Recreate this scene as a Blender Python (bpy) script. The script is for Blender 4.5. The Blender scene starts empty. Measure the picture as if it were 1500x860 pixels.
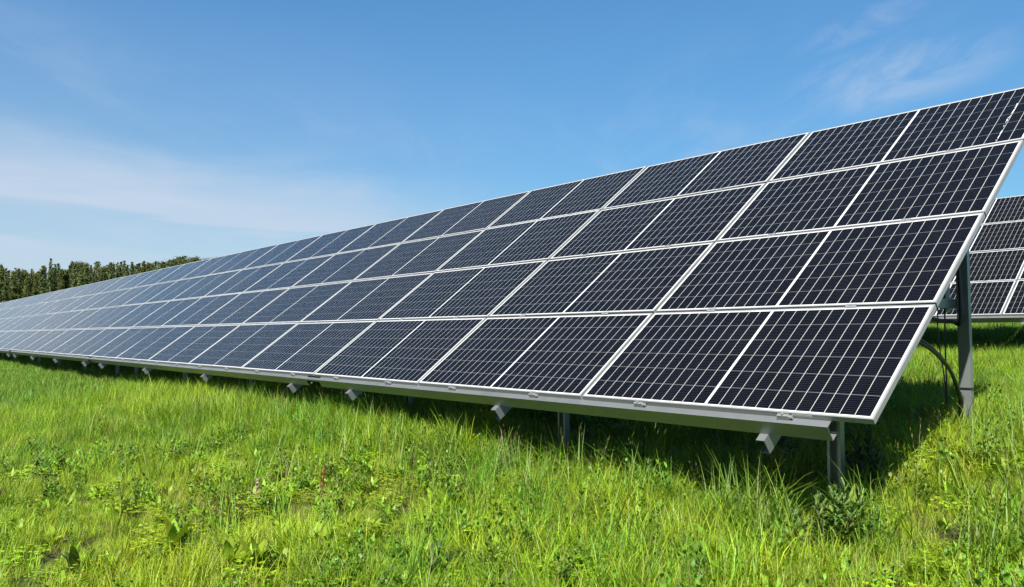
import bpy, bmesh, math, random
import numpy as np
from mathutils import Vector, Matrix
R = math.radians
S = bpy.context.scene
C = S.collection
random.seed(7)
rng = np.random.default_rng(11)

# ------------------------------------------------------------------ camera
CAMZ = 1.6
cam = bpy.data.cameras.new('camera')
cam.sensor_width = 36.0
cam.lens = 1147.0 / 1500.0 * 36.0
cam.clip_start = 0.05
cam.clip_end = 4000
co = bpy.data.objects.new('camera', cam)
C.objects.link(co)
co.location = (0, 0, CAMZ)
co.rotation_euler = (R(90 + 3.106), 0, 0)
S.camera = co

# ------------------------------------------------------------------ sun, sky, exposure
LIGHT = Vector((0.265, 0.830, -1.0)).normalized()          # the way the sunlight travels
SUN_EL = math.asin(-LIGHT.z)
SUN_AZ = math.atan2(-LIGHT.x, -LIGHT.y)
sun = bpy.data.lights.new('sun', 'SUN')
sun.energy = 5.0
sun.angle = R(0.53)
sun.color = (1.0, 0.95, 0.86)
so = bpy.data.objects.new('sun', sun)
C.objects.link(so)
so.rotation_euler = LIGHT.to_track_quat('-Z', 'Y').to_euler()
S.view_settings.view_transform = 'Standard'
S.view_settings.look = 'None'
S.view_settings.gamma = 1
S.view_settings.use_curve_mapping = False
S.view_settings.exposure = 1.6
S.cycles.max_bounces = 8
S.cycles.diffuse_bounces = 2
S.cycles.transparent_max_bounces = 6
S.cycles.sample_clamp_indirect = 6


class X:
    """a node socket one can calculate with"""
    nt = None

    def __init__(self, s): self.s = s

    @staticmethod
    def m(op, *a, clamp=False):
        n = X.nt.nodes.new('ShaderNodeMath'); n.operation = op; n.use_clamp = clamp
        for i, v in enumerate(a):
            if isinstance(v, X): X.nt.links.new(v.s, n.inputs[i])
            else: n.inputs[i].default_value = v
        return X(n.outputs[0])

    def __add__(s, o): return X.m('ADD', s, o)
    def __radd__(s, o): return X.m('ADD', o, s)
    def __sub__(s, o): return X.m('SUBTRACT', s, o)
    def __rsub__(s, o): return X.m('SUBTRACT', o, s)
    def __mul__(s, o): return X.m('MULTIPLY', s, o)
    def __rmul__(s, o): return X.m('MULTIPLY', o, s)
    def __truediv__(s, o): return X.m('DIVIDE', s, o)
    def lt(s, o): return X.m('LESS_THAN', s, o)
    def gt(s, o): return X.m('GREATER_THAN', s, o)
    def min(s, o): return X.m('MINIMUM', s, o)
    def max(s, o): return X.m('MAXIMUM', s, o)
    def frac(s): return X.m('FRACT', s)
    def abs(s): return X.m('ABSOLUTE', s)

    def ramp(s, a, b, lo=0.0, hi=1.0):
        n = X.nt.nodes.new('ShaderNodeMapRange'); n.interpolation_type = 'SMOOTHSTEP'
        X.nt.links.new(s.s, n.inputs['Value'])
        for k, v in (('From Min', a), ('From Max', b), ('To Min', lo), ('To Max', hi)):
            if isinstance(v, X): X.nt.links.new(v.s, n.inputs[k])
            else: n.inputs[k].default_value = v
        return X(n.outputs[0])


def noise(vec, scale, detail=4, rough=0.55, dist=0.0):
    n = X.nt.nodes.new('ShaderNodeTexNoise')
    n.inputs['Scale'].default_value = scale
    n.inputs['Detail'].default_value = detail
    n.inputs['Roughness'].default_value = rough
    n.inputs['Distortion'].default_value = dist
    if vec is not None: X.nt.links.new(vec, n.inputs['Vector'])
    return X(n.outputs[0])


def combine(x, y, z):
    n = X.nt.nodes.new('ShaderNodeCombineXYZ')
    for i, v in enumerate((x, y, z)):
        if isinstance(v, X): X.nt.links.new(v.s, n.inputs[i])
        else: n.inputs[i].default_value = v
    return n.outputs[0]


def mix(fac, a, b, mode='MIX'):
    n = X.nt.nodes.new('ShaderNodeMix'); n.data_type = 'RGBA'; n.blend_type = mode
    n.clamp_result = False
    for i, v in ((0, fac), (6, a), (7, b)):
        if isinstance(v, X): X.nt.links.new(v.s, n.inputs[i])
        elif isinstance(v, bpy.types.NodeSocket): X.nt.links.new(v, n.inputs[i])
        elif isinstance(v, (int, float)): n.inputs[i].default_value = v
        else: n.inputs[i].default_value = (*v, 1)
    return n.outputs[2]


# world: physical sky with thin high cloud
w = bpy.data.worlds.new('World')
S.world = w
w.use_nodes = True
nt = w.node_tree
nt.nodes.clear()
X.nt = nt
sky = nt.nodes.new('ShaderNodeTexSky')
sky.sky_type = 'NISHITA'
sky.sun_disc = False
sky.sun_elevation = SUN_EL
sky.sun_rotation = SUN_AZ % (2 * math.pi)
sky.altitude = 100
sky.air_density = 1.0
sky.dust_density = 0.6
sky.ozone_density = 2.2
tc = nt.nodes.new('ShaderNodeTexCoord')
sp = nt.nodes.new('ShaderNodeSeparateXYZ')
nt.links.new(tc.outputs['Generated'], sp.inputs[0])
dx, dy, dz = (X(sp.outputs[i]) for i in range(3))
az = X.m('ARCTAN2', dx, dy) * (180 / math.pi)      # degrees, 0 straight ahead
el = X.m('ARCSINE', dz) * (180 / math.pi)
# low bank of thin cloud on the left, reaching up while it thins
n1 = noise(combine(az * 0.06, el * 0.30, 0.0), 1.0, 7, 0.6, 0.8)
n2 = noise(combine(az * 0.018, el * 0.30, 3.1), 1.0, 4, 0.5, 0.3)
top = (az * -0.07 + 9.3) + (n1 - 0.5) * 3.6
bank = (top - el).ramp(-2.8, 3.6) * az.ramp(6.0, -14.0)
bank = bank * (0.74 + n2 * 0.45)
gapn = noise(combine(az * 0.045, el * 0.55, 8.3), 1.0, 3, 0.5, 0.4)
holes = gapn.ramp(0.50, 0.64) * el.ramp(9.5, 7.8) * el.ramp(4.0, 6.4)
bank = bank * (1.0 - holes * 0.5)
bank = bank * el.ramp(3.0, 7.5, 0.62, 1.0)
# faint cirrus veils higher up
px_ = dx / (dz + 0.12)
py_ = dy / (dz + 0.12)
c1 = noise(combine(px_ * 1.2, py_ * 0.55, 1.7), 1.6, 7, 0.62, 0.9)
c2 = noise(combine(px_ * 0.5, py_ * 0.4, 5.0), 1.0, 3, 0.5)
veil = c1.ramp(0.44, 0.80) * c2.ramp(0.40, 0.62) * 0.26
# the wisp at the upper right
wn = noise(combine(az * 0.16 + el * 0.05, el * 0.30 - az * 0.08, 2.2), 1.0, 7, 0.62, 0.8)
def blob(a0, e0, wa, we, k=0.0):
    ex = (az - a0) / wa
    ey = (el - e0 - (az - a0) * k) / we
    return (ex * ex + ey * ey).ramp(1.0, 0.0)
wisp = wn.ramp(0.40, 0.72) * (blob(26.5, 16.9, 8.5, 2.6, 0.10) * 0.36).max(blob(26.0, 20.6, 7.0, 1.3, 0.25) * 0.26)
haze = el.ramp(25.0, 8.0) * az.ramp(18.0, -30.0) * (0.12 + n1 * 0.22)
cl = (1.0 - (1.0 - bank * 0.88) * (1.0 - veil) * (1.0 - wisp) * (1.0 - haze))
hsv = nt.nodes.new('ShaderNodeHueSaturation')
hsv.inputs['Saturation'].default_value = 1.12
nt.links.new(sky.outputs[0], hsv.inputs['Color'])
dim = el.ramp(1.0, 26.0, 0.68, 1.0)
skyb = mix(1.0, hsv.outputs[0], combine(dim * 0.64, dim * 0.93, dim * 1.0), 'MULTIPLY')
skyc = mix(cl.min(0.95), skyb, mix(n2, (3.2, 3.9, 4.8), (3.9, 4.3, 5.0)))
bg = nt.nodes.new('ShaderNodeBackground')
bg.inputs['Strength'].default_value = 0.0555
nt.links.new(skyc, bg.inputs['Color'])
wo = nt.nodes.new('ShaderNodeOutputWorld')
nt.links.new(bg.outputs[0], wo.inputs[0])


# ------------------------------------------------------------------ helpers
def tag(o, label=None, cat=None, group=None, kind=None):
    if label: o['label'] = label
    if cat: o['category'] = cat
    if group: o['group'] = group
    if kind: o['kind'] = kind
    return o


def link(name, me, parent=None, mat=None):
    o = bpy.data.objects.new(name, me)
    C.objects.link(o)
    if mat is not None and me is not None and not me.materials: me.materials.append(mat)
    if parent is not None: o.parent = parent
    return o


def empty(name, loc, rz=0.0):
    o = bpy.data.objects.new(name, None)
    o.empty_display_size = 0.2
    C.objects.link(o)
    o.location = loc
    o.rotation_euler = (0, 0, rz)
    return o


def mesh(name, v, f):
    me = bpy.data.meshes.new(name)
    me.from_pydata([tuple(map(float, p)) for p in v], [], [tuple(map(int, q)) for q in f])
    me.update()
    return me


class MB:
    def __init__(s): s.v = []; s.f = []; s.mi = []

    def add(s, v, f, mi=0):
        b = len(s.v); s.v += [tuple(p) for p in v]
        s.f += [tuple(i + b for i in q) for q in f]; s.mi += [mi] * len(f)

    def box(s, a, b, mi=0, M=None):
        (x0, y0, z0), (x1, y1, z1) = a, b
        v = [(x0, y0, z0), (x1, y0, z0), (x1, y1, z0), (x0, y1, z0), (x0, y0, z1), (x1, y0, z1), (x1, y1, z1), (x0, y1, z1)]
        if M is not None: v = [tuple(M @ Vector(p)) for p in v]
        s.add(v, [(3, 2, 1, 0), (4, 5, 6, 7), (0, 1, 5, 4), (1, 2, 6, 5), (2, 3, 7, 6), (3, 0, 4, 7)], mi)

    def extrude(s, prof, p0, ex, ey, d, L):
        """a closed profile (list of 2-D points, counter-clockwise) swept from p0 along d"""
        p0, ex, ey, d = (Vector(q) for q in (p0, ex, ey, d))
        n = len(prof)
        a = [p0 + ex * x + ey * y for x, y in prof]
        b = [q + d * L for q in a]
        s.add(a + b, [(i, (i + 1) % n, n + (i + 1) % n, n + i) for i in range(n)] )
        s.add(a, [tuple(range(n - 1, -1, -1))]); s.add(b, [tuple(range(n))])

    def tube(s, pts, r, n=8):
        pts = [Vector(p) for p in pts]
        base = len(s.v); rr = r if hasattr(r, '__len__') else [r] * len(pts)
        ref = Vector((0.3, 0.5, 0.8)).normalized()
        for i, p in enumerate(pts):
            t = (pts[min(i + 1, len(pts) - 1)] - pts[max(i - 1, 0)]).normalized()
            a = t.cross(ref).normalized(); b = t.cross(a)
            for k in range(n):
                q = 2 * math.pi * k / n
                s.v.append(tuple(p + (a * math.cos(q) + b * math.sin(q)) * rr[i]))
        for i in range(len(pts) - 1):
            for k in range(n):
                s.f.append((base + i * n + k, base + i * n + (k + 1) % n, base + (i + 1) * n + (k + 1) % n, base + (i + 1) * n + k)); s.mi.append(0)
        s.f.append(tuple(base + k for k in range(n))); s.mi.append(0)
        s.f.append(tuple(base + (len(pts) - 1) * n + k for k in range(n - 1, -1, -1))); s.mi.append(0)

    def mesh(s, name, smooth=False, recalc=True):
        me = mesh(name, s.v, s.f)
        me.polygons.foreach_set('material_index', s.mi)
        if recalc:
            bm = bmesh.new(); bm.from_mesh(me)
            bmesh.ops.recalc_face_normals(bm, faces=bm.faces)
            bm.to_mesh(me); bm.free()
        if smooth: me.shade_smooth()
        return me


def cprof(h, wd, t, lip):
    """C section: web along y (height h) at x = 0, flanges towards +x"""
    return [(0, 0), (wd, 0), (wd, lip), (wd - t, lip), (wd - t, t), (t, t), (t, h - t), (wd - t, h - t), (wd - t, h - lip), (wd, h - lip), (wd, h), (0, h)]


def smooth_path(ctrl, n=8):
    P = [Vector(p) for p in ctrl]
    P = [P[0] * 2 - P[1]] + P + [P[-1] * 2 - P[-2]]
    out = []
    for i in range(1, len(P) - 2):
        for k in range(n):
            t = k / n
            a, b, c, d = P[i - 1], P[i], P[i + 1], P[i + 2]
            out.append(0.5 * ((2 * b) + (c - a) * t + (2 * a - 5 * b + 4 * c - d) * t * t + (3 * b - a - 3 * c + d) * t ** 3))
    out.append(P[-2])
    return out


def new_mat(name):
    m = bpy.data.materials.new(name)
    m.use_nodes = True
    X.nt = m.node_tree
    b = m.node_tree.nodes['Principled BSDF']
    return m, b


def setv(b, name, v):
    s = b.inputs[name]
    if isinstance(v, X): X.nt.links.new(v.s, s)
    elif isinstance(v, bpy.types.NodeSocket): X.nt.links.new(v, s)
    elif isinstance(v, tuple): s.default_value = (*v, 1) if len(v) == 3 else v
    else: s.default_value = v


def objcoord():
    n = X.nt.nodes.new('ShaderNodeTexCoord')
    return n.outputs['Object']


def objrandom():
    n = X.nt.nodes.new('ShaderNodeObjectInfo')
    return X(n.outputs['Random'])


def bump(b, h, strength, dist=0.01):
    n = X.nt.nodes.new('ShaderNodeBump')
    n.inputs['Strength'].default_value = strength
    n.inputs['Distance'].default_value = dist
    X.nt.links.new(h.s, n.inputs['Height'])
    X.nt.links.new(n.outputs[0], b.inputs['Normal'])


# ------------------------------------------------------------------ the lie of the land
YAW = R(-49.55)
TILT = R(36.94)
ANCH = Vector((1.866, 4.057, CAMZ - 0.4367))       # lower right corner of the nearest table
U = Vector((math.cos(YAW), math.sin(YAW), 0))      # along the row, to the open end
N = Vector((-math.sin(YAW), math.cos(YAW), 0))     # across the row, to the back


def sstep(x, a, b):
    t = np.clip((x - a) / (b - a), 0, 1)
    return t * t * (3 - 2 * t)


def to_us(x, y):
    rx, ry = x - ANCH.x, y - ANCH.y
    return rx * U.x + ry * U.y, rx * N.x + ry * N.y


def to_xy(u, s):
    return ANCH.x + u * U.x + s * N.x, ANCH.y + u * U.y + s * N.y


def ground_us(u, s):
    u = np.asarray(u, float); s = np.asarray(s, float)
    z = np.interp(s, [-400, -30, -6, -4, 0.75, 3, 11.7, 16, 60, 400], [-1.6, -1.0, -0.14, 0.0, 0.57, 0.84, 1.30, 1.72, 3.2, 7.0])
    z = z + 0.08 * sstep(-u, 2.8, 6.2) * sstep(-s, -9, -2) * sstep(s, -14, -3)
    near = 1 / (1 + (np.hypot(u - 1.9, s + 4) / 40) ** 2)
    z = z + near * (0.022 * np.sin(u * 1.3 + s * 0.7 + 1) + 0.018 * np.sin(u * 0.6 - s * 1.9) + 0.015 * np.sin(u * 2.9 + 2.0 * s + 0.4))
    return z


def ground(x, y):
    return ground_us(*to_us(np.asarray(x, float), np.asarray(y, float)))


# ------------------------------------------------------------------ materials
def m_ground():
    m, b = new_mat('meadow soil')
    c = objcoord()
    a = noise(c, 0.35, 4); d = noise(c, 9.0, 6, 0.7); e = noise(c, 60.0, 3, 0.6)
    k = mix(a.ramp(0.35, 0.65), (0.0198, 0.0297, 0.0066), (0.0297, 0.0343, 0.0106))
    k = mix(d.ramp(0.45, 0.7), k, (0.0264, 0.0198, 0.0119))
    k = mix(e.ramp(0.5, 0.75) * 0.5, k, (0.0792, 0.0660, 0.0330))
    setv(b, 'Base Color', k); setv(b, 'Roughness', 0.95); setv(b, 'Specular IOR Level', 0.1)
    bump(b, d + e * 0.5, 0.7, 0.03)
    return m


def m_leaf(name, tr=0.32, rough=0.5, spec=0.26, var=0.50):
    """foliage: colour from the mesh's own leaf colours, a little different on every clump"""
    m, b = new_mat(name)
    nt = m.node_tree
    at = nt.nodes.new('ShaderNodeAttribute'); at.attribute_name = 'col'
    rnd = objrandom()
    g = nt.nodes.new('ShaderNodeNewGeometry')
    pn = noise(g.outputs['Position'], 0.55, 3, 0.6)
    h = nt.nodes.new('ShaderNodeHueSaturation')
    nt.links.new(at.outputs['Color'], h.inputs['Color'])
    hue = 0.5 + (rnd - 0.5) * 0.035 - (pn - 0.5) * 0.075
    val = (1.0 - var * 0.5) + rnd * var + (pn - 0.5) * 0.55
    nt.links.new(hue.s, h.inputs['Hue']); nt.links.new(val.s, h.inputs['Value'])
    setv(b, 'Base Color', h.outputs[0]); setv(b, 'Roughness', rough); setv(b, 'Specular IOR Level', spec)
    t = nt.nodes.new('ShaderNodeBsdfTranslucent')
    tcol = mix(1.0, h.outputs[0], (1.25, 1.35, 0.6), 'MULTIPLY')
    nt.links.new(tcol, t.inputs['Color'])
    mx = nt.nodes.new('ShaderNodeMixShader'); mx.inputs[0].default_value = tr
    nt.links.new(b.outputs[0], mx.inputs[1]); nt.links.new(t.outputs[0], mx.inputs[2])
    nt.links.new(mx.outputs[0], nt.nodes['Material Output'].inputs[0])
    return m


def m_steel(name, col, rough, metal=0.75, spangle=0.12):
    m, b = new_mat(name)
    c = objcoord()
    a = noise(c, 3.0, 5, 0.6); v = noise(c, 45.0, 3, 0.6)
    k = mix((a - 0.5).abs() * 1.2 + (v - 0.5).abs() * spangle * 4, col, tuple(q * 0.72 for q in col))
    setv(b, 'Base Color', k); setv(b, 'Metallic', metal)
    setv(b, 'Roughness', rough + (a - 0.5) * 0.22)
    return m


PL, PW = 2.098, 1.028        # panel length and width
CP, RP = 2.12, 1.045         # pitch along the row and up the slope
FH = 0.035                   # frame height
LIP = 0.011


def m_cells():
    """144 half cells in two blocks of 6 x 12 under one sheet of glass"""
    m, b = new_mat('photovoltaic cells under glass')
    nt = m.node_tree
    uv = nt.nodes.new('ShaderNodeUVMap'); uv.uv_map = 'metres'
    s = nt.nodes.new('ShaderNodeSeparateXYZ'); nt.links.new(uv.outputs[0], s.inputs[0])
    u, v = X(s.outputs[0]), X(s.outputs[1])
    mg, cg = 0.0225, 0.0085
    hx = (u - PL / 2).abs() - cg                       # distance from the central divider
    pu = (PL / 2 - mg - cg) / 12
    pv = (PW - 2 * mg) / 6
    fu = (hx / pu).frac(); eu = fu.min(1.0 - fu) * pu
    vv = v - mg
    fv = (vv / pv).frac(); ev = fv.min(1.0 - fv) * pv
    cols = eu.lt(0.0018)
    line = cols.max(ev.lt(0.0012))
    outer = hx.lt(0.0).max(hx.gt(PL / 2 - mg - cg)).max(vv.lt(0.0)).max(vv.gt(6 * pv))
    white = line.max(outer)
    bb = ((fv * 10.0).frac() - 0.5).abs().lt(0.040) * 0.12      # silver bus bars along the cell
    ci = X.m('FLOOR', u / pu) * 7.13 + X.m('FLOOR', v / pv) * 3.71
    wn = nt.nodes.new('ShaderNodeTexWhiteNoise'); wn.noise_dimensions = '2D'
    cc = combine(ci, objrandom() * 50.0, 0.0); nt.links.new(cc, wn.inputs['Vector'])
    cv = X(wn.outputs['Value'])
    cell = mix(cv, (0.0011, 0.0013, 0.0025), (0.0017, 0.0019, 0.0036))
    k = mix(bb, cell, (0.20, 0.21, 0.22))
    k = mix(outer, mix(line, k, mix(cols, (0.1320, 0.1353, 0.1386), (0.2640, 0.2706, 0.2574))), (0.3696, 0.3762, 0.3696))
    dust = noise(objcoord(), 2.2, 5, 0.65)
    k = mix(dust.ramp(0.35, 0.8) * 0.004, k, (0.4, 0.38, 0.33))
    setv(b, 'Base Color', k)
    setv(b, 'Roughness', 0.10 + dust * 0.06)
    setv(b, 'IOR', 1.45)
    setv(b, 'Specular IOR Level', 0.11)
    return m


def plain(name, col, rough=0.6, metal=0.0):
    m, b = new_mat(name)
    c = objcoord(); a = noise(c, 12.0, 4)
    setv(b, 'Base Color', mix(a, col, tuple(q * 0.8 for q in col)))
    setv(b, 'Roughness', rough); setv(b, 'Metallic', metal)
    return m


def m_bark(name, c0, c1):
    m, b = new_mat(name)
    a = noise(objcoord(), 3.0, 5)
    setv(b, 'Base Color', mix(a.ramp(0.4, 0.65), c0, c1)); setv(b, 'Roughness', 0.9)
    return m


M_GROUND = m_ground()
M_LEAF = m_leaf('meadow leaves')
M_TREE = m_leaf('tree foliage', tr=0.25, rough=0.7, spec=0.2, var=0.45)
M_CELL = m_cells()
M_ALU = m_steel('anodised aluminium frame', (0.2772, 0.2838, 0.2838), 0.45, 0.55, 0.02)
M_GALV = m_steel('galvanised steel', (0.2640, 0.2772, 0.2838), 0.42, 0.80)
M_POST = m_steel('weathered galvanised steel', (0.2640, 0.2838, 0.2904), 0.42, 0.75)
M_CLAMP = m_steel('cast aluminium clamp', (0.3300, 0.3366, 0.3366), 0.35, 0.7, 0.02)
M_BACK = plain('dark rear glass', (0.035, 0.035, 0.04), 0.25)
M_BLACK = plain('black cable sheath', (0.010, 0.010, 0.011), 0.45)
M_LABEL = plain('paper sticker', (0.5148, 0.5148, 0.5016), 0.5)

# ------------------------------------------------------------------ ground sheet
def axis(fine_lo, fine_hi, step, far):
    a = list(np.arange(fine_lo, fine_hi + 1e-6, step))
    d, x = step, fine_hi
    while x < far:
        d *= 1.25; x += d; a.append(x)
    d, x = step, fine_lo
    while x > -far:
        d *= 1.25; x -= d; a.insert(0, x)
    return np.array(a)


us, ss = axis(-30, 8, 0.3, 900), axis(-7, 16, 0.3, 900)
gu, gs = np.meshgrid(us, ss, indexing='ij')
gx, gy = to_xy(gu, gs)
gz = ground_us(gu, gs)
nu, ns = gu.shape
idx = np.arange(nu * ns).reshape(nu, ns)
fq = np.stack([idx[:-1, :-1], idx[1:, :-1], idx[1:, 1:], idx[:-1, 1:]], -1).reshape(-1, 4)
gme = mesh('ground', np.stack([gx, gy, gz], -1).reshape(-1, 3), fq)
gme.shade_smooth()
tag(link('ground', gme, None, M_GROUND), kind='structure')

# ------------------------------------------------------------------ solar tables
def laminate_mesh():
    b = MB()
    z1, z0 = -0.002, -0.007
    a, c = LIP - 0.004, LIP - 0.004
    b.box((a, c, z0), (PL - a, PW - c, z1))
    me = b.mesh('solar_panel')
    me.materials.append(M_CELL); me.materials.append(M_BACK)
    uvl = me.uv_layers.new(name='metres')
    for p in me.polygons:
        p.material_index = 0 if p.normal.z > 0.9 else 1
        for li in p.loop_indices:
            v = me.vertices[me.loops[li].vertex_index].co
            uvl.data[li].uv = (v.x, v.y)
    return me


def frame_mesh():
    b = MB()
    g = 0.0015
    def ring(x, z): return [(x, x, z), (PL - x, x, z), (PL - x, PW - x, z), (x, PW - x, z)]
    loops = [ring(LIP, -0.0012), ring(LIP, 0.0), ring(g, 0.0), ring(0.0, -g), ring(0.0, -FH), ring(0.030, -FH), ring(0.030, -FH + 0.002), ring(0.002, -FH + 0.002)]
    v = [p for l in loops for p in l]
    f = []
    for i in range(len(loops) - 1):
        for k in range(4):
            f.append((i * 4 + k, i * 4 + (k + 1) % 4, (i + 1) * 4 + (k + 1) % 4, (i + 1) * 4 + k))
    b.add(v, f)
    me = b.mesh('frame')
    me.materials.append(M_ALU)
    return me


ME_LAM, ME_FRAME = laminate_mesh(), frame_mesh()
cT, sT = math.cos(TILT), math.sin(TILT)
V = Vector((0, cT, sT))             # local: up the slope
NN = Vector((0, -sT, cT))           # local: out of the panels
EX = Vector((1, 0, 0))


def plane(u, v, d=0.0):
    """point of a table in its own space: u along the row from its right end, v up the slope, d above the panels"""
    return EX * u + V * v + NN * d


RAIL_H = 0.098
PURLIN = cprof(RAIL_H, 0.06, 0.004, 0.016)


RAFT_W, RAFT_H = 0.055, 0.10


def rafter_mesh():
    b = MB()
    pr = cprof(RAFT_H, RAFT_W, 0.004, 0.016)
    # web on the right (+u) side, open to the left
    b.extrude(pr, plane(0, -0.10, -FH - RAIL_H - RAFT_H), -EX, NN, V, 4 * RP + 0.02)
    me = b.mesh('rafter'); me.materials.append(M_GALV)
    return me


ME_RAFT = rafter_mesh()


def post_mesh(h, rear):
    b = MB()
    k = 1 if rear else -1          # rear posts turn their web to the front, front posts their open side
    b.extrude(cprof(0.088, 0.055, 0.005, 0.018), (0, -0.03 * k, 0), (0, k, 0), (1, 0, 0), (0, 0, 1), h)
    me = b.mesh('post'); me.materials.append(M_POST)
    return me


def clamp_mesh(end):
    b = MB()
    if end:      # end clamp on the front rail: a small block with a tongue over the frame and a bolt
        b.box((-0.035, -0.024, -FH + 0.001), (0.035, -0.001, -0.006))
        b.box((-0.035, -0.006, -0.006), (0.035, 0.009, 0.004))
        b.tube([(0.036, -0.012, -0.020), (0.056, -0.012, -0.020)], 0.011, 8)
        b.tube([(0, -0.013, -0.006), (0, -0.013, 0.006)], 0.008, 6)
    else:
        b.box((-0.035, -0.020, 0.0008), (0.035, 0.020, 0.004))
        b.tube([(0, 0, 0.004), (0, 0, 0.010)], 0.008, 6)
    me = b.mesh('clamp'); me.materials.append(M_CLAMP)
    return me


ME_CEND, ME_CMID = clamp_mesh(True), clamp_mesh(False)


def solar_table(origin, yaw, cols, rafters, label, group, inset=(0.03, 0.03), detail=True, rails_only=None):
    """origin: lower right corner of the panel plane; the Empty stands on the ground below it"""
    L = cols * CP
    gz0 = float(ground(origin.x, origin.y))
    t = empty('solar_table', (origin.x, origin.y, gz0), yaw)
    tag(t, label, 'solar array', group)
    up = Vector((0, 0, origin.z - gz0))
    cy, sy = math.cos(yaw), math.sin(yaw)

    def gl(p):           # ground height below a local point
        wx, wy = origin.x + p.x * cy - p.y * sy, origin.y + p.x * sy + p.y * cy
        return float(ground(wx, wy)) - gz0
    for c in range(cols):
        for r in range(4):
            p = link('solar_panel', ME_LAM, t)
            jit = random.uniform(-0.004, 0.004)
            p.location = up + plane(-(c + 1) * CP + (CP - PL) * 0.5, r * RP + (RP - PW) * 0.5, 0.0)
            p.rotation_euler = (TILT + jit, random.uniform(-0.0015, 0.0015), 0)
            link('frame', ME_FRAME, p)
    for r in range(5):
        v = (r * RP if 0 < r < 4 else (0.0 if r == 0 else 4 * RP)) - 0.030
        if r == 0: v = -0.042
        if r == 4: v = 4 * RP - 0.045
        b = MB()
        b.extrude(PURLIN, plane(-inset[0], v, -FH - RAIL_H - 0.0005) + up, V, NN, -EX, L - inset[0] - inset[1])
        me = b.mesh('rail'); me.materials.append(M_GALV)
        o = link('rail', me, t)
        if detail:
            for c in range(cols if r < 4 else 0):
                for q in (0.25, 0.75):
                    k = link('clamp', ME_CEND if r == 0 else ME_CMID, o)
                    vv = (RP - PW) * 0.5 if r == 0 else r * RP
                    if r == 4: vv = 4 * RP - (RP - PW) * 0.5
                    k.location = up + plane(-(c + q) * CP + 0.01, vv, 0)
                    k.rotation_euler = (TILT, 0, 0 if r < 4 else 0)
    if detail and cols == 5 and inset[0] < .2:      # a thin splice bridges the joint to the next table's front rail
        b = MB()
        v0 = plane(0.20, -0.040, -FH - 0.006) + up
        b.extrude([(0, 0), (0.034, 0), (0.034, 0.004), (0.004, 0.004), (0.004, -0.022), (0, -0.022)], v0, V, NN, -EX, 0.40)
        me = b.mesh('splice'); me.materials.append(M_GALV)
        link('splice', me, t)
    for u in rafters:
        o = link('rafter', ME_RAFT, t); o.location = up + EX * u
        for sfrac in (0.72, 2.88):
            topz = up.z + (sfrac / cT) * sT - (FH + RAIL_H + RAFT_H * 0.3) / cT
            px = u + 0.012
            g = gl(Vector((px, sfrac, 0))) - 0.25
            pm = link('post', post_mesh(topz - g, sfrac > 1), t)
            pm.location = (px, sfrac, g)
            if sfrac > 1: rear = (px, sfrac, g, topz)
        px, sfrac, g, topz = rear
        # strut from the rear post forward to the rafter, with its bolted corner plate
        zb = up.z + 0.66
        sr = cT * ((zb - up.z + (FH + RAIL_H + RAFT_H * .6) / cT) / sT)
        b = MB()
        b.extrude(cprof(0.075, 0.045, 0.004, 0.012), (px - 0.004, sfrac - 0.005, zb), (-1, 0, 0), (0, 0, 1), (0, -1, 0), sfrac - sr)
        me = b.mesh('strut'); me.materials.append(M_POST)
        st = link('strut', me, t)
        b = MB()
        b.box((px - 0.056, sfrac - 0.115, zb - 0.03), (px - 0.051, sfrac - 0.02, zb + 0.26))
        b.tube([(px - 0.052, sfrac - 0.07, zb + 0.03), (px - 0.068, sfrac - 0.07, zb + 0.03)], 0.012, 8)
        b.tube([(px - 0.052, sfrac - 0.07, zb + 0.2), (px - 0.068, sfrac - 0.07, zb + 0.2)], 0.012, 8)
        me = b.mesh('plate'); me.materials.append(M_POST)
        link('plate', me, st)
    return t, up, gl


GROUP = 'solar tables joined into rows'
ROW = [(0, 3, [-0.64, -3.09, -5.54], 'nearest solar table, three panels long, its open end showing a rear post and hanging cables'),
       (3, 5, [-0.61, -3.6, -6.6, -9.75], 'five panel long solar table joined to the left of the nearest three panel one'),
       (8, 5, [-0.65, -3.8, -7.0, -10.0], 'bluish solar table, third along the front row counted from its open end'),
       (13, 5, [-0.65, -3.8, -7.0, -10.0], 'pale solar table, fourth along the front row counted from its open end'),
       (18, 5, [-0.65, -3.8, -7.0, -10.0], 'pale solar table, fifth along the front row counted from its open end'),
       (23, 5, [-0.65, -3.8, -7.0, -10.0], 'farthest solar table of the front row, small and pale below the trees')]
for i, (c0, n, rf, lab) in enumerate(ROW):
    o = ANCH + U * (-c0 * CP - (0.004 if c0 else 0))
    t, up, gl = solar_table(o, YAW, n, rf, lab, GROUP, inset=(0.25, 0.16) if i == 0 else (0.16, 0.16), detail=i < 3)
    if i == 0: T0, UP0, GL0 = t, up, gl

# the row behind
BACK_YAW = YAW + R(0.0)
BO = Vector((8.25, 13.2, CAMZ + 0.36))
bu = Vector((math.cos(BACK_YAW), math.sin(BACK_YAW), 0))
solar_table(BO + bu * (2 * CP), BACK_YAW, 5, [-1.0, -3.9, -6.8, -9.7],
            'solar table of the row behind, seen past the open end of the front row', GROUP, detail=True)

# cables, stickers and a pale streak at the open end
def tube_part(name, pts, r, mat, parent, n=8):
    b = MB(); b.tube(pts, r, n)
    me = b.mesh(name, smooth=True); me.materials.append(mat)
    return link(name, me, parent)


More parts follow.
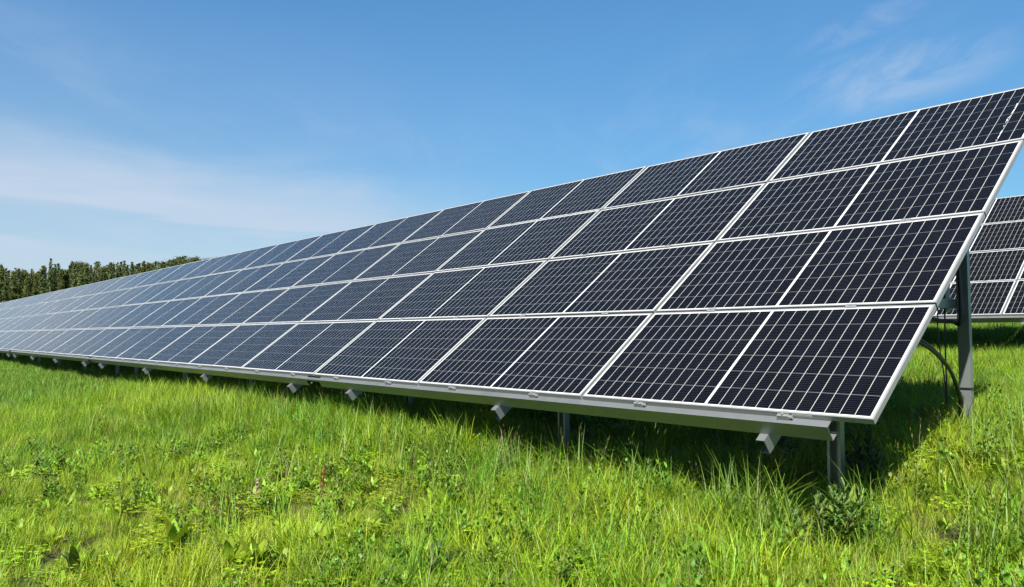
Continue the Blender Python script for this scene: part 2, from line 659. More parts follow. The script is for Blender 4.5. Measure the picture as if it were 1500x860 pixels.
PX, PSS = -0.64 + 0.012, 2.88
g = GL0(Vector((PX, PSS, 0)))
zc = UP0.z
for k, (dy, dz) in enumerate(((0, 0), (0.035, -0.03))):
    tube_part('cable', smooth_path([(-0.75, 0.75, zc + 0.12 + dz), (-0.52, 1.15 + dy, zc + 0.50 + dz), (-0.42, 1.6 + dy, zc + 0.415 + dz), (-0.45, 2.15 + dy, zc + 0.22 + dz),
                                    (-0.52, 2.55 + dy, zc - 0.02 + dz), (-0.575, 2.72 + dy, g + 0.3 + dz), (-0.60, 2.755 + dy, g + 0.05)], 8), 0.012, M_BLACK, T0)
tube_part('cable', smooth_path([(PX - 0.07, PSS - 0.10, zc + 0.95), (PX - 0.07, PSS - 0.09, zc + 0.66), (PX - 0.075, PSS - 0.085, zc + 0.3), (PX - 0.07, PSS - 0.09, g + 0.1)], 6), 0.006, M_BLACK, T0)
tube_part('cable', smooth_path([(PX - 0.10, PSS - 0.12, zc + 0.8), (PX - 0.12, PSS - 0.11, zc + 0.45), (PX - 0.085, PSS - 0.095, zc + 0.1), (PX - 0.075, PSS - 0.095, g + 0.2)], 6), 0.005, M_BLACK, T0)
tube_part('cable', smooth_path([(PX - 0.35, 1.9, zc + 0.85), (PX - 0.12, 2.5, zc + 0.60), (PX - 0.02, PSS - 0.10, zc + 0.555), (PX + 0.05, PSS - 0.085, zc + 0.60), (PX + 0.03, PSS - 0.09, zc + 1.3)], 8), 0.017, M_BLACK, T0)
for zz in (g + 0.34,):
    b = MB(); b.box((PX - 0.009, PSS - 0.040, zz), (PX + 0.097, PSS + 0.040, zz + 0.008))
    me = b.mesh('strap'); me.materials.append(M_BLACK); link('strap', me, T0)

b = MB()
b.box((-0.06, -0.0006, -0.022), (0.06, 0.0003, -0.008))
me = b.mesh('sticker'); me.materials.append(M_LABEL)
first = [o for o in T0.children if o.name.startswith('solar_panel')][0]
k = link('sticker', me, first); k.location = (PL - 0.40, 0.0, 0)
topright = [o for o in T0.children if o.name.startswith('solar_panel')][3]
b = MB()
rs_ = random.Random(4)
for i in range(46):  # broken pale streak of small flat flecks running up the top right panel
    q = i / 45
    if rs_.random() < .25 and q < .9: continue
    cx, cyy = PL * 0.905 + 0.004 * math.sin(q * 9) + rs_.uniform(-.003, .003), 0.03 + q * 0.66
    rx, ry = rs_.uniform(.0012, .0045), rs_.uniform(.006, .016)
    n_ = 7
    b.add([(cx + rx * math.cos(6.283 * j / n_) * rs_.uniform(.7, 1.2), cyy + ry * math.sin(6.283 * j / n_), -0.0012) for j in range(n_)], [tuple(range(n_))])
me = b.mesh('pale_streak', recalc=False); me.materials.append(M_LABEL)
link('pale_streak', me, topright)

# ------------------------------------------------------------------ grass and herbs
def col_attr(me, cols):
    a = me.color_attributes.new('col', 'FLOAT_COLOR', 'POINT')
    a.data.foreach_set('color', np.asarray(cols, np.float32).reshape(-1))


class Leafy:
    def __init__(s): s.v = []; s.f = []; s.c = []

    def blade(s, p, az, lean, L, wd, curve, col, segs=4, fold=0.0, shape='grass', twist=0.0):
        """one leaf: a strip that leaves p at angle lean from the vertical and bends over by curve"""
        p = np.array(p, float); n0 = len(s.v)
        d = np.array([math.cos(az), math.sin(az), 0.0]); q = np.array([-math.sin(az), math.cos(az), 0.0])
        a = lean
        for i in range(segs + 1):
            t = i / segs
            if shape == 'grass': k = (1 - t ** 1.7) * min(1.0, 0.6 + 2 * t)
            elif shape == 'dock': k = (math.sin(math.pi * min(1, 0.10 + t * 0.92)) ** 0.75) * (0.35 if t < 0.15 else 1)
            elif shape == 'tongue': k = max(0.05, math.sin(math.pi * (t * 0.90 + 0.10) ** 1.8) ** 0.8 if t < 1 else 0.08) * (1.0 + 0.22 * math.sin(t * 23 + az * 5))
            else: k = math.sin(math.pi * (0.06 + 0.94 * t)) ** 0.8
            hw = max(wd * 0.5 * k, 0.0004)
            ca = az + twist * t
            qq = np.array([-math.sin(ca), math.cos(ca), 0.0])
            up = np.array([0, 0, 1.0]) * math.sin(a) - d * math.cos(a) * 0.0
            if i == segs and shape == 'grass':
                s.v.append(p.copy()); s.c.append((*col, 1))
            else:
                nrm = np.array([0, 0, 1.0]) * math.sin(a) - d * math.cos(a)
                s.v.append(p - qq * hw + nrm * hw * fold); s.v.append(p + qq * hw + nrm * hw * fold)
                s.c += [(*col, 1)] * 2
            if i < segs:
                st = L / segs
                p = p + (d * math.sin(a) + np.array([0, 0, 1.0]) * math.cos(a)) * st
                a += curve / segs
        for i in range(segs):
            b = n0 + 2 * i
            if i == segs - 1 and shape == 'grass': s.f.append((b, b + 1, b + 2))
            else: s.f.append((b, b + 1, b + 3, b + 2))

    def disc(s, p, r, tilt, az, col, n=6):
        M = Matrix.Rotation(az, 3, 'Z') @ Matrix.Rotation(tilt, 3, 'Y')
        n0 = len(s.v)
        for k in range(n):
            q = 2 * math.pi * k / n
            v = M @ Vector((r * math.cos(q) * random.uniform(.85, 1.1), r * math.sin(q) * random.uniform(.8, 1.1), 0))
            s.v.append(np.array(p) + np.array(v)); s.c.append((*col, 1))
        s.f.append(tuple(range(n0, n0 + n)))

    def mesh(s, name, mat=None):
        me = mesh(name, s.v, s.f)
        col_attr(me, s.c)
        me.materials.append(mat or M_LEAF)
        me.shade_smooth()
        return me


def jc(c, v=0.2, y=0.0):
    k = 1 + random.uniform(-v, v)
    h = random.uniform(-y, y)
    return (c[0] * k * (1 + h), c[1] * k, c[2] * k)


GREEN = (0.0960, 0.1800, 0.0130)
LIME = (0.1800, 0.2640, 0.0105)
LEAFC = (0.140, 0.225, 0.014)
STRAW = (0.2244, 0.1782, 0.0792)
BLUEG = (0.0792, 0.1353, 0.0198)


def clump_grass(n, rad, L0, L1, w0, w1, lean, curve, base, straw=0.05):
    k = Leafy()
    for i in range(n):
        r = rad * math.sqrt(random.random()); a = random.uniform(0, 6.283)
        c = jc(base, 0.28, 0.18)
        if random.random() < straw: c = jc(STRAW, 0.25)
        k.blade((r * math.cos(a), r * math.sin(a), -0.02), random.uniform(0, 6.283), abs(random.gauss(0, lean)), random.uniform(L0, L1), random.uniform(w0, w1),
                random.uniform(0.2, 1.0) * curve, c, 4, random.uniform(0, 0.4), 'grass', random.uniform(-0.8, 0.8))
    return k


def clump_weed(kind):
    k = Leafy()
    if kind == 'dandelion':
        for i in range(random.randint(8, 13)):
            k.blade((0, 0, 0), i * 2.4 + random.uniform(-.3, .3), random.uniform(0.15, 0.95), random.uniform(0.08, 0.16), random.uniform(0.018, 0.034),
                    random.uniform(0.2, 1.2), jc(LEAFC, 0.28, 0.12), 7, random.uniform(0.15, 0.5), 'tongue', random.uniform(-.3, .3))
    elif kind == 'dock':
        for i in range(random.randint(5, 8)):
            k.blade((random.uniform(-.02, .02), random.uniform(-.02, .02), 0), i * 2.4 + random.uniform(-.4, .4), random.uniform(0.1, 0.8), random.uniform(0.09, 0.17), random.uniform(0.020, 0.036),
                    random.uniform(0.2, 1.1), jc(LEAFC, 0.28, 0.12), 7, random.uniform(0.1, 0.45), 'dock', random.uniform(-.5, .5))
    elif kind == 'clover':
        for i in range(60):
            r = 0.14 * math.sqrt(random.random()); a = random.uniform(0, 6.283); h = random.uniform(0.03, 0.11)
            x, y = r * math.cos(a), r * math.sin(a); c = jc(LIME, 0.3, 0.15); q = random.uniform(0, 6.28)
            for j in range(3):
                k.blade((x, y, h), q + j * 2.094, 1.25, random.uniform(.016, .026), random.uniform(.014, .022), 0.4, c, 2, 0.1, 'dock')
    elif kind == 'herb':
        for st in range(7):
            a = random.uniform(0, 6.283); r = 0.07 * random.random(); h = random.uniform(0.10, 0.24)
            x, y = r * math.cos(a), r * math.sin(a); c = jc(BLUEG if random.random() < .4 else GREEN, 0.25, 0.1)
            lx, ly = random.uniform(-.06, .06), random.uniform(-.06, .06)
            for j in range(9):
                t = (j + 1) / 9
                k.blade((x + lx * t, y + ly * t, h * t), j * 2.4 + st, 0.9 - 0.4 * t, random.uniform(.035, .065) * (1.2 - t * .5), random.uniform(.012, .02), 0.7, c, 4, 0.3, 'dock')
            k.blade((x, y, 0), math.atan2(ly, lx), math.hypot(lx, ly) / h, h, 0.004, 0.0, c, 2)
    elif kind == 'straw':
        for i in range(26):
            k.blade((random.uniform(-.12, .12), random.uniform(-.12, .12), 0.01), random.uniform(0, 6.28), random.uniform(0.5, 1.45), random.uniform(.08, .25), random.uniform(.002, .004), random.uniform(-.2, .5), jc(STRAW, .3), 3)
    elif kind == 'seedhead':
        for i in range(5):
            x, y = random.uniform(-.1, .1), random.uniform(-.1, .1); L = random.uniform(.3, .48); az = random.uniform(0, 6.28); le = random.uniform(0.03, .25)
            k.blade((x, y, 0), az, le, L, 0.0022, 0.25, jc((0.1056, 0.1320, 0.0330), .2), 5)
            d = (math.cos(az), math.sin(az))
            for j in range(10):
                t = 0.75 + 0.25 * j / 9; hh = L * t
                k.blade((x + d[0] * hh * math.sin(le + .1), y + d[1] * hh * math.sin(le + .1), hh * math.cos(le + .1)), j * 2.4, .4, .022, .003, .2, jc((0.1452, 0.1254, 0.0528), .25), 2)
    return k


VARS = []
def var(k, name):
    o = bpy.data.objects.new(name, k.mesh(name)); VARS.append(o); return len(VARS) - 1


FINE = [var(clump_grass(46, 0.13, 0.16, 0.36, 0.0022, 0.0050, 0.30, 1.4, GREEN, 0.05), 'fine_grass') for _ in range(6)]
LUSH = [var(clump_grass(40, 0.12, 0.20, 0.40, 0.004, 0.0085, 0.30, 1.9, LIME, 0.03), 'lush_grass') for _ in range(5)]
SHORT = [var(clump_grass(75, 0.15, 0.08, 0.22, 0.0025, 0.0055, 0.40, 1.1, LIME, 0.08), 'short_grass') for _ in range(5)]
TALL = [var(clump_grass(22, 0.10, 0.34, 0.58, 0.004, 0.009, 0.24, 2.2, GREEN, 0.04), 'tall_grass') for _ in range(5)]
DAND = [var(clump_weed('dandelion'), 'rosette') for _ in range(6)]
DOCK = [var(clump_weed('dock'), 'broad_leaf') for _ in range(6)]
CLOV = [var(clump_weed('clover'), 'clover') for _ in range(4)]
HERB = [var(clump_weed('herb'), 'herb') for _ in range(6)]
STRW = [var(clump_weed('straw'), 'straw') for _ in range(3)]
SEED = [var(clump_weed('seedhead'), 'seed_grass') for _ in range(3)]
FAR = [var(clump_grass(120, 0.34, 0.12, 0.30, 0.006, 0.012, 0.42, 1.1, GREEN, 0.03), 'distant_grass') for _ in range(5)]

_h = np.random.default_rng(3).random((64, 64))
def vnoise(x, y, sc, off=0):
    x = np.asarray(x) / sc + off * 7.3; y = np.asarray(y) / sc + off * 3.1
    xi, yi = np.floor(x).astype(int), np.floor(y).astype(int); fx, fy = x - xi, y - yi
    fx = fx * fx * (3 - 2 * fx); fy = fy * fy * (3 - 2 * fy)
    g = lambda a, b: _h[a % 64, b % 64]
    return (g(xi, yi) * (1 - fx) + g(xi + 1, yi) * fx) * (1 - fy) + (g(xi, yi + 1) * (1 - fx) + g(xi + 1, yi + 1) * fx) * fy


PTS, ROT, SCL, IDX = [], [], [], []
def scatter(r0, r1, dens, choose, keep=None, half=47):
    n = int(dens * R(2 * half) / 2 * (r1 * r1 - r0 * r0))
    d = np.sqrt(rng.random(n) * (r1 * r1 - r0 * r0) + r0 * r0)
    a = (rng.random(n) * 2 - 1) * R(half)
    x, y = d * np.sin(a), d * np.cos(a)
    u, s = to_us(x, y)
    ok = ~((s > 5.5) & (u < -11)) & (s < 23) & (u > -62)
    if keep is not None: ok &= keep(x, y, u, s, d)
    x, y, u, s, d = (q[ok] for q in (x, y, u, s, d))
    z = ground(x, y)
    idx, sc = choose(x, y, u, s, d)
    m = idx >= 0
    PTS.append(np.stack([x, y, z], -1)[m]); SCL.append(sc[m]); IDX.append(idx[m])
    k = m.sum()
    ROT.append(np.stack([rng.normal(0, .07, k), rng.normal(0, .07, k), rng.random(k) * 6.283], -1))


def pick(lst, n): return np.array(lst)[rng.integers(0, len(lst), n)]


def tallness(x, y, u, s):
    """0 in the trampled, weedy strip before the camera, 1 in the long grass along the row"""
    d0 = np.interp(x, [-5, -3, 0, 2, 4], [9.0, 8.2, 6.6, 5.2, 5.6])
    t = sstep(y, d0 - 0.7, d0 + 1.3)
    t = t + (vnoise(x, y, 1.1, 1) - 0.5) * 0.7
    return np.clip(t, 0, 1)


DRY = []       # dry, thin spots of the meadow: (x, y, radius, strength)


def dryness(x, y):
    d = np.zeros(len(x))
    for px, py, r, k in DRY:
        d = np.maximum(d, k * np.exp(-(((x - px) ** 2 + (y - py) ** 2) / r ** 2)))
    return d * (0.55 + 0.9 * vnoise(x, y, 0.16, 9))


def ch_grass(x, y, u, s, d):
    n = len(x); t = tallness(x, y, u, s); q = rng.random(n)
    lushp = 0.30 + 0.5 * vnoise(x, y, 0.7, 6)
    idx = np.where(q < t * 0.55, pick(FINE, n), np.where(q < t * 0.55 + lushp * (0.6 + .4 * t), pick(LUSH, n), np.where(q < .93, pick(SHORT, n), pick(FINE, n))))
    bare = vnoise(x, y, 0.8, 5) + (1 - t) * 0.15
    idx = np.where((bare > 0.95) & (t < .5), np.where(rng.random(n) < .4, pick(STRW, n), pick(SHORT, n)), idx)
    dr = dryness(x, y)
    idx = np.where(rng.random(n) < dr, np.where(rng.random(n) < .6, pick(STRW, n), pick(SHORT, n)), idx)
    gap = (vnoise(x, y, 0.13, 12) < 0.26 - 0.08 * t) & (d < 10)
    under = sstep(s, 0.6, 1.3) * sstep(-u, 0.6, 1.2) * sstep(-s, -7, -5)
    idx = np.where(gap | (rng.random(n) < 0.55 * under), -1, idx)
    edge = np.exp(-((s + 0.1) / 0.8) ** 2) * sstep(-u, 0.2, 1.2)
    under = sstep(s, 0.6, 1.3) * sstep(-u, 0.6, 1.2) * sstep(-s, -7, -5)
    sc = (0.56 + 0.27 * t + 0.30 * edge * (0.5 + vnoise(x, y, 0.35, 15)) + 0.45 * (vnoise(x, y, 0.5, 2) - .5) - 0.22 * under) * rng.uniform(0.75, 1.25, n)
    return idx, np.maximum(sc, 0.25)


def ch_tall(x, y, u, s, d):
    n = len(x); t = tallness(x, y, u, s)
    near = np.exp(-((s + 0.05) / 0.6) ** 2) * 1.0 + 0.8 * sstep(u, -0.9, .3) * sstep(s, 0.6, 1.8) + 0.06
    ok = rng.random(n) < near * (0.4 + vnoise(x, y, 0.7, 4))
    return np.where(ok, np.where(rng.random(n) < .8, pick(TALL, n), pick(SEED, n)), -1), rng.uniform(0.6, 1.15, n)


def ch_weed(x, y, u, s, d):
    n = len(x); t = tallness(x, y, u, s)
    den = (1 - t) * 0.85 + 0.24
    den = den * (0.25 + 1.3 * sstep(vnoise(x, y, 0.9, 8), 0.35, 0.75))
    ok = rng.random(n) < den
    q = rng.random(n)
    idx = np.where(q < .40, pick(DAND, n), np.where(q < .58, pick(DOCK, n), np.where(q < .74, pick(CLOV, n), np.where(q < .93, pick(HERB, n), pick(STRW, n)))))
    return np.where(ok & (rng.random(n) > dryness(x, y)), idx, -1), rng.uniform(0.6, 1.2, n)


def ch_far(x, y, u, s, d):
    n = len(x)
    return pick(FAR, n), rng.uniform(0.6, 1.05, n) * (0.9 + 0.3 * (vnoise(x, y, 1.7, 2) - .5))


def ray(px, py, h=0.0):
    """where the sight line through a photo pixel meets the ground raised by h"""
    a = R(3.106)
    d = Vector(((px - 750) / 1147, 1.0, (430 - py) / 1147))
    d = Vector((d.x, d.y * math.cos(a) - d.z * math.sin(a), d.y * math.sin(a) + d.z * math.cos(a)))
    t = 0.5
    for _ in range(4000):
        p = Vector((0, 0, CAMZ)) + d * t
        if p.z <= float(ground(p.x, p.y)) + h: break
        t += 0.01
    return p.x, p.y, float(ground(p.x, p.y))


for px, py, r, k in ((1392, 790, .30, .95), (1440, 735, .22, .8), (285, 725, .45, .55), (1290, 850, .30, .55), (640, 770, .35, .35), (1180, 842, .25, .5), (470, 770, .3, .4), (120, 800, .3, .35), (880, 820, .25, .3)):
    x_, y_, z_ = ray(px, py)
    DRY.append((x_, y_, r, k))
scatter(1.6, 9.5, 200, ch_grass, half=62)
scatter(9.5, 15, 90, ch_grass, half=58)
scatter(1.6, 11, 36, ch_tall, half=62)
scatter(1.6, 9, 90, ch_weed, half=62)
scatter(9, 16, 10, ch_weed)
scatter(9, 22, 14, ch_far, half=58)
scatter(22, 62, 12, ch_far)

P = np.concatenate(PTS); Ro = np.concatenate(ROT); Sc = np.concatenate(SCL); Ix = np.concatenate(IDX)


def gn_cloud(name, sel):
    me = bpy.data.meshes.new(name)
    me.vertices.add(len(sel)); me.vertices.foreach_set('co', P[sel].astype(np.float32).ravel())
    a = me.attributes.new('rot', 'FLOAT_VECTOR', 'POINT'); a.data.foreach_set('vector', Ro[sel].astype(np.float32).ravel())
    a = me.attributes.new('scl', 'FLOAT', 'POINT'); a.data.foreach_set('value', Sc[sel].astype(np.float32))
    a = me.attributes.new('idx', 'INT', 'POINT'); a.data.foreach_set('value', Ix[sel].astype(np.int32))
    me.update()
    o = link(name, me)
    g = bpy.data.node_groups.new(name, 'GeometryNodeTree')
    g.interface.new_socket('Geometry', in_out='INPUT', socket_type='NodeSocketGeometry')
    g.interface.new_socket('Geometry', in_out='OUTPUT', socket_type='NodeSocketGeometry')
    gi, go = g.nodes.new('NodeGroupInput'), g.nodes.new('NodeGroupOutput')
    iop = g.nodes.new('GeometryNodeInstanceOnPoints')
    used = sorted(set(int(i) for i in Ix[sel]))
    gjoin = g.nodes.new('GeometryNodeJoinGeometry')

    def attr(nm, ty):
        n = g.nodes.new('GeometryNodeInputNamedAttribute'); n.data_type = ty; n.inputs[0].default_value = nm
        return n.outputs[0]
    idx = attr('idx', 'INT'); rot = attr('rot', 'FLOAT_VECTOR'); scl = attr('scl', 'FLOAT')
    for i in used:           # one instancer per kind, chosen by the point's own index
        oi = g.nodes.new('GeometryNodeObjectInfo'); oi.inputs['Object'].default_value = VARS[i]; oi.inputs['As Instance'].default_value = True
        ip = g.nodes.new('GeometryNodeInstanceOnPoints')
        cmp_ = g.nodes.new('FunctionNodeCompare'); cmp_.data_type = 'INT'; cmp_.operation = 'EQUAL'
        g.links.new(idx, cmp_.inputs[2]); cmp_.inputs[3].default_value = i
        e2r = g.nodes.new('FunctionNodeEulerToRotation')
        g.links.new(rot, e2r.inputs[0])
        g.links.new(gi.outputs[0], ip.inputs['Points']); g.links.new(cmp_.outputs[0], ip.inputs['Selection'])
        g.links.new(oi.outputs['Geometry'], ip.inputs['Instance']); g.links.new(e2r.outputs[0], ip.inputs['Rotation']); g.links.new(scl, ip.inputs['Scale'])
        g.links.new(ip.outputs[0], gjoin.inputs[0])
    g.nodes.remove(iop)
    g.links.new(gjoin.outputs[0], go.inputs[0])
    md = o.modifiers.new('scatter', 'NODES'); md.node_group = g
    return o


GR = set(FINE + LUSH + SHORT + TALL + SEED + FAR)
isg = np.isin(Ix, list(GR))
tag(gn_cloud('grass', np.where(isg)[0]), 'long green meadow grass growing up to and under the solar tables', 'grass', kind='stuff')
tag(gn_cloud('ground_cover', np.where(~isg)[0]), 'low broad leaved weeds and clover mixed into the meadow grass', 'weeds', kind='stuff')


# ------------------------------------------------------------------ single plants in the foreground
def mugwort(px, py, stems, h0, h1, spread, base, label, seed):
    random.seed(seed)
    x, y, z = ray(px, py)
    t = empty('mugwort_plant', (x, y, z)); tag(t, label, 'plant')
    for i in range(stems):
        a = random.uniform(0, 6.283); r = spread * math.sqrt(random.random()); h = random.uniform(h0, h1) * (1.15 - 0.5 * r / spread)
        bx, by = r * 0.5 * math.cos(a), r * 0.5 * math.sin(a); tx, ty = r * math.cos(a), r * math.sin(a)
        b = MB(); pts = [(bx + (tx - bx) * q, by + (ty - by) * q, h * q - .02 * (1 - q)) for q in (0, .35, .7, 1)]
        b.tube(pts, [.004, .0035, .003, .0015], 5)
        me = b.mesh('stem', True); col_attr(me, [(*jc((.09, .11, .04), .1), 1)] * len(me.vertices)); me.materials.append(M_LEAF)
        st = link('stem', me, t)
        k = Leafy()
        nl = int(h / 0.022)
        for j in range(nl):
            q = 0.12 + 0.88 * (j + 1) / nl
            p = np.array([bx + (tx - bx) * q, by + (ty - by) * q, h * q]); la = j * 2.4 + i
            L = random.uniform(.07, .12) * (1.15 - 0.65 * q); c = jc(base, .25, .08); le = 1.15 - 0.75 * q
            k.blade(p, la, le, L, L * .26, .6, c, 4, .25, 'dock')
            for m_ in range(1, 4):
                f = m_ / 4.2
                pp = p + np.array([math.cos(la) * math.sin(le), math.sin(la) * math.sin(le), math.cos(le)]) * L * f
                for sg in (-1, 1):
                    k.blade(pp, la + sg * 0.85, le + .15, L * (.60 - .28 * f), L * .19, .5, c, 3, .2, 'dock')
        link('foliage', k.mesh('foliage'), st)


mugwort(1225, 806, 22, .20, .34, .22, (0.0700, 0.1320, 0.0230), 'bushy dark green mugwort in the sun in front of the first front post', 5)
mugwort(1268, 722, 9, .24, .38, .14, (0.0495, 0.0792, 0.0330), 'grey green mugwort in the shade just right of the first front post', 6)
mugwort(652, 848, 9, .10, .18, .13, (0.0429, 0.0792, 0.0145), 'small dark leafy plant at the bottom edge left of the picture centre', 8)


def leaf_plant(px, py, leaves, label, seed, base=LEAFC, wd=(.05, .075), L=(.18, .30), shape='dock'):
    random.seed(seed)
    x, y, z = ray(px, py)
    t = empty('dock_plant', (x, y, z)); tag(t, label, 'plant', 'broad leaved plants in the foreground')
    for i in range(leaves):
        k = Leafy()
        k.blade((random.uniform(-.02, .02), random.uniform(-.02, .02), -.01), i * 2.4 + random.uniform(-.4, .4) + seed, random.uniform(.08, .65), random.uniform(*L), random.uniform(*wd),
                random.uniform(.15, .8), jc(base, .2, .1), 9, random.uniform(.15, .5), shape, random.uniform(-.6, .6))
        link('leaf', k.mesh('leaf'), t)


leaf_plant(1248, 785, 7, 'broad pale green leaves rising behind the sunlit mugwort by the front post', 21, (0.1320, 0.1782, 0.0330))
leaf_plant(252, 815, 8, 'tall upright broad leaves at the lower left, tallest weed of its patch', 22)
leaf_plant(372, 838, 9, 'clump of broad lime green leaves at the bottom right of the tall lower left weed', 23)
leaf_plant(340, 842, 7, 'wide crinkled rosette between two lower left clumps of broad leaves', 24, wd=(.04, .055), shape='tongue')
leaf_plant(1478, 800, 6, 'bright broad leaf plant at the right edge of the meadow', 25)
leaf_plant(960, 760, 7, 'low yellow green broad leaves in the middle of the sunny foreground', 26, L=(.14, .22))
leaf_plant(1060, 840, 7, 'broad light leaves at the bottom edge below the first rafter tip', 27, L=(.14, .24))
leaf_plant(115, 850, 7, 'dark broad leaves in the bottom left corner of the meadow', 28, (0.0462, 0.0924, 0.0132))


def sorrel(px, py, label, seed, h=.32, tint=(0.1980, 0.0594, 0.0396)):
    random.seed(seed)
    x, y, z = ray(px, py)
    t = empty('sorrel_stalk', (x, y, z)); tag(t, label, 'plant')
    b = MB(); b.tube([(0, 0, -.01), (.015, .01, h * .5), (.02, .02, h)], [.003, .0025, .0015], 5)
    me = b.mesh('stem', True); col_attr(me, [(.20, .10, .05, 1)] * len(me.vertices)); me.materials.append(M_LEAF); link('stem', me, t)
    k = Leafy()
    for j in range(70):
        q = .55 + .45 * random.random(); a = random.uniform(0, 6.28)
        k.disc((.02 * q + .012 * math.cos(a), .02 * q + .012 * math.sin(a), h * q), random.uniform(.004, .007), random.uniform(0, 2), a, jc(tint, .3))
    link('flower_spike', k.mesh('flower_spike'), t)


sorrel(468, 752, 'reddish sorrel spike standing in the grass left of centre', 31)
sorrel(372, 748, 'whitish pink sorrel spike, the more left of two', 32, .24, (0.2970, 0.2376, 0.1980))

# ------------------------------------------------------------------ forest edge
def tree_mesh(kind, seed):
    rs = np.random.default_rng(seed)
    random.seed(seed)
    k = Leafy(); H = 1.0
    T = []

    def leafquad(c, sz, col, up):
        n = rs.normal(size=3) * 0.9 + np.array(up); n /= np.linalg.norm(n) + 1e-9
        a = np.cross(n, rs.normal(size=3)); a /= np.linalg.norm(a) + 1e-9
        b = np.cross(n, a)
        i = len(k.v)
        k.v += [c - a * sz * .5, c + b * sz * .4, c + a * sz * .5, c - b * sz * .4]
        k.c += [(*col, 1)] * 4; k.f.append((i, i + 1, i + 2, i + 3))
    if kind == 'spruce':
        H = 19.0
        for tier in np.arange(2.5, H - .4, .42):
            t = tier / H
            rad = 2.1 * (1 - t) ** .8 + .15
            nb = int(5 + 5 * (1 - t))
            for j in range(nb):
                az = rs.random() * 6.283; L = rad * rs.uniform(.6, 1.15); tone = rs.uniform(.6, 1.4)
                for q in np.linspace(.15, 1, max(4, int(L * 7))):
                    c = np.array([math.cos(az) * L * q, math.sin(az) * L * q, tier - L * q * .38 + .10 * L * q * q + rs.normal(0, .06)])
                    c[:2] += rs.normal(0, .10, 2)
                    leafquad(c, rs.uniform(.32, .58), np.array((0.050, 0.072, 0.022)) * tone, (math.cos(az) * .5, math.sin(az) * .5, .6))
        trunk_r, bare = .20, H
    elif kind == 'birch':
        H = 17.0
        full = rs.uniform(1.3, 1.75); b0 = rs.uniform(5.5, 9.0)
        for br in range(120):
            t = rs.random() ** .9; h0 = b0 + t * (16.8 - b0)
            az = rs.random() * 6.283; rad = (full * (1 - t) ** .85 * min(1, .35 + t * 3) + .12) * rs.uniform(.45, 1.15); tone = rs.uniform(.65, 1.35)
            for m_ in range(40):
                q = rs.random() ** .6
                c = np.array([math.cos(az) * rad * q, math.sin(az) * rad * q, h0 + q * .5 - q * q * .8]) + rs.normal(0, .22 + .10 * (1 - t), 3)
                leafquad(c, rs.uniform(.20, .38), np.array((0.072, 0.092, 0.024)) * tone, (math.cos(az) * .4, math.sin(az) * .4, .6))
        trunk_r, bare = .17, H
    else:            # pine: bare stem, round crown of tufts
        H = 18.5
        for br in range(30):
            t = rs.random(); h0 = 10.5 + t * 7.6
            az = rs.random() * 6.283; rad = (2.5 * math.sin(math.pi * (.30 + .62 * t)) + .2) * rs.uniform(.55, 1.1); tone = rs.uniform(.65, 1.35)
            cc = np.array([math.cos(az) * rad, math.sin(az) * rad, h0])
            for m_ in range(95):
                c = cc + rs.normal(0, 1, 3) * np.array([.48, .48, .32])
                leafquad(c, rs.uniform(.26, .46), np.array((0.0532, 0.0644, 0.0202)) * tone, (0, 0, .9))
        trunk_r, bare = .20, H
    b = MB()
    pts = [(rs.normal(0, .08) * (i > 0), rs.normal(0, .08) * (i > 0), H * i / 6 * .985) for i in range(7)]
    b.tube([(p[0], p[1], p[2] - (.4 if i == 0 else 0)) for i, p in enumerate(pts)], [trunk_r * (1.15 - i / 6) + .015 for i in range(7)], 7)
    for j in range(9):
        h = rs.uniform(.3, .85) * H; az = rs.random() * 6.283; L = rs.uniform(.6, 1.4)
        b.tube([(0, 0, h), (math.cos(az) * L * .6, math.sin(az) * L * .6, h + .25), (math.cos(az) * L, math.sin(az) * L, h + .35)], [.05, .035, .015], 5)
    tm = b.mesh('trunk', True)
    return k.mesh('crown', M_TREE), tm, H


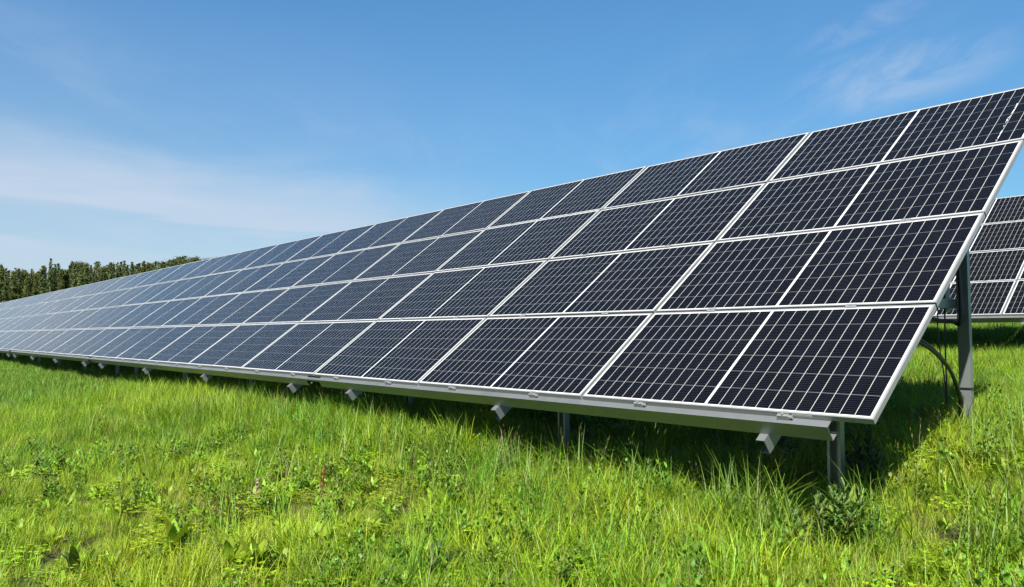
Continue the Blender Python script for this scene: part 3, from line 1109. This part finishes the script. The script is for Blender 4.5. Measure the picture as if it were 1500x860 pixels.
M_BIRCH = m_bark('birch bark', (0.44, 0.41, 0.35), (0.16, 0.14, 0.12))
M_SPRUCE = m_bark('conifer bark', (0.20, 0.15, 0.11), (0.10, 0.075, 0.055))
KINDS = {k: [tree_mesh(k, s0 + i) for i in range(n)] for k, s0, n in (('spruce', 100, 4), ('birch', 200, 4), ('pine', 300, 3))}
for k, l in KINDS.items():
    for cm, tm, H in l: tm.materials.append(M_BIRCH if k == 'birch' else M_SPRUCE)
SHARED = {'spruce': 'dark pointed spruce in the forest edge beyond the solar row', 'birch': 'lighter rounded birch in the forest edge beyond the solar row',
          'pine': 'loose topped pine in the forest edge beyond the solar row'}


def tree(kind, px, D, toppx, label=None):
    """a tree whose top shows at photo height toppx when seen from the camera"""
    cm, tm, H = random.choice(KINDS[kind])
    x = (px - 750) / 1147 * D * 1.0
    z = float(ground(x, D))
    want = CAMZ + (492 - toppx) / 1147 * D - z
    sc = want / H
    t = empty(kind + '_tree', (x, D, z - .1), random.uniform(0, 6.28))
    tag(t, label or SHARED[kind], 'tree', 'trees of the forest edge')
    wob = random.uniform(.82, 1.12)
    for nm, me in (('trunk', tm), ('crown', cm)):
        o = link(nm, me, t); o.scale = (sc * wob, sc * wob, sc)
    return t


random.seed(77)
def treetop(px): return np.interp(px, [-140, 0, 40, 80, 130, 200, 240, 262, 300, 340, 420], [392, 391, 393, 386, 384, 381, 385, 381, 378, 374, 374]) 
tree('spruce', 72, 172, 375, 'tallest pointed spruce of the forest edge, rising over its neighbours at the left')
tree('pine', 266, 205, 375, 'round topped pine, left one of a pair where the forest meets the panels')
tree('pine', 285, 206, 375, 'round topped pine, right one of a pair where the forest meets the panels')
for row, (D, step, lo, hi) in enumerate(((178, 11.0, -150, 258), (188, 9.0, -150, 302), (200, 8.0, -140, 322), (214, 8.0, -140, 326))):
    px = lo
    while px < hi:
        px += step * random.uniform(.65, 1.35)
        if row == 0: kd = random.choices(['birch', 'spruce', 'pine'], [.52, .42, .06])[0]
        else: kd = random.choices(['birch', 'spruce', 'pine'], [.25, .68, .07])[0]
        if px > 245 and row: kd = random.choices(['birch', 'pine'], [.3, .7])[0]
        top = treetop(px) + random.uniform(-4, 9) + (2 if row == 0 else 0) + (3 if px > 290 else 0)
        tree(kd, px, D + random.uniform(-6, 6), top)
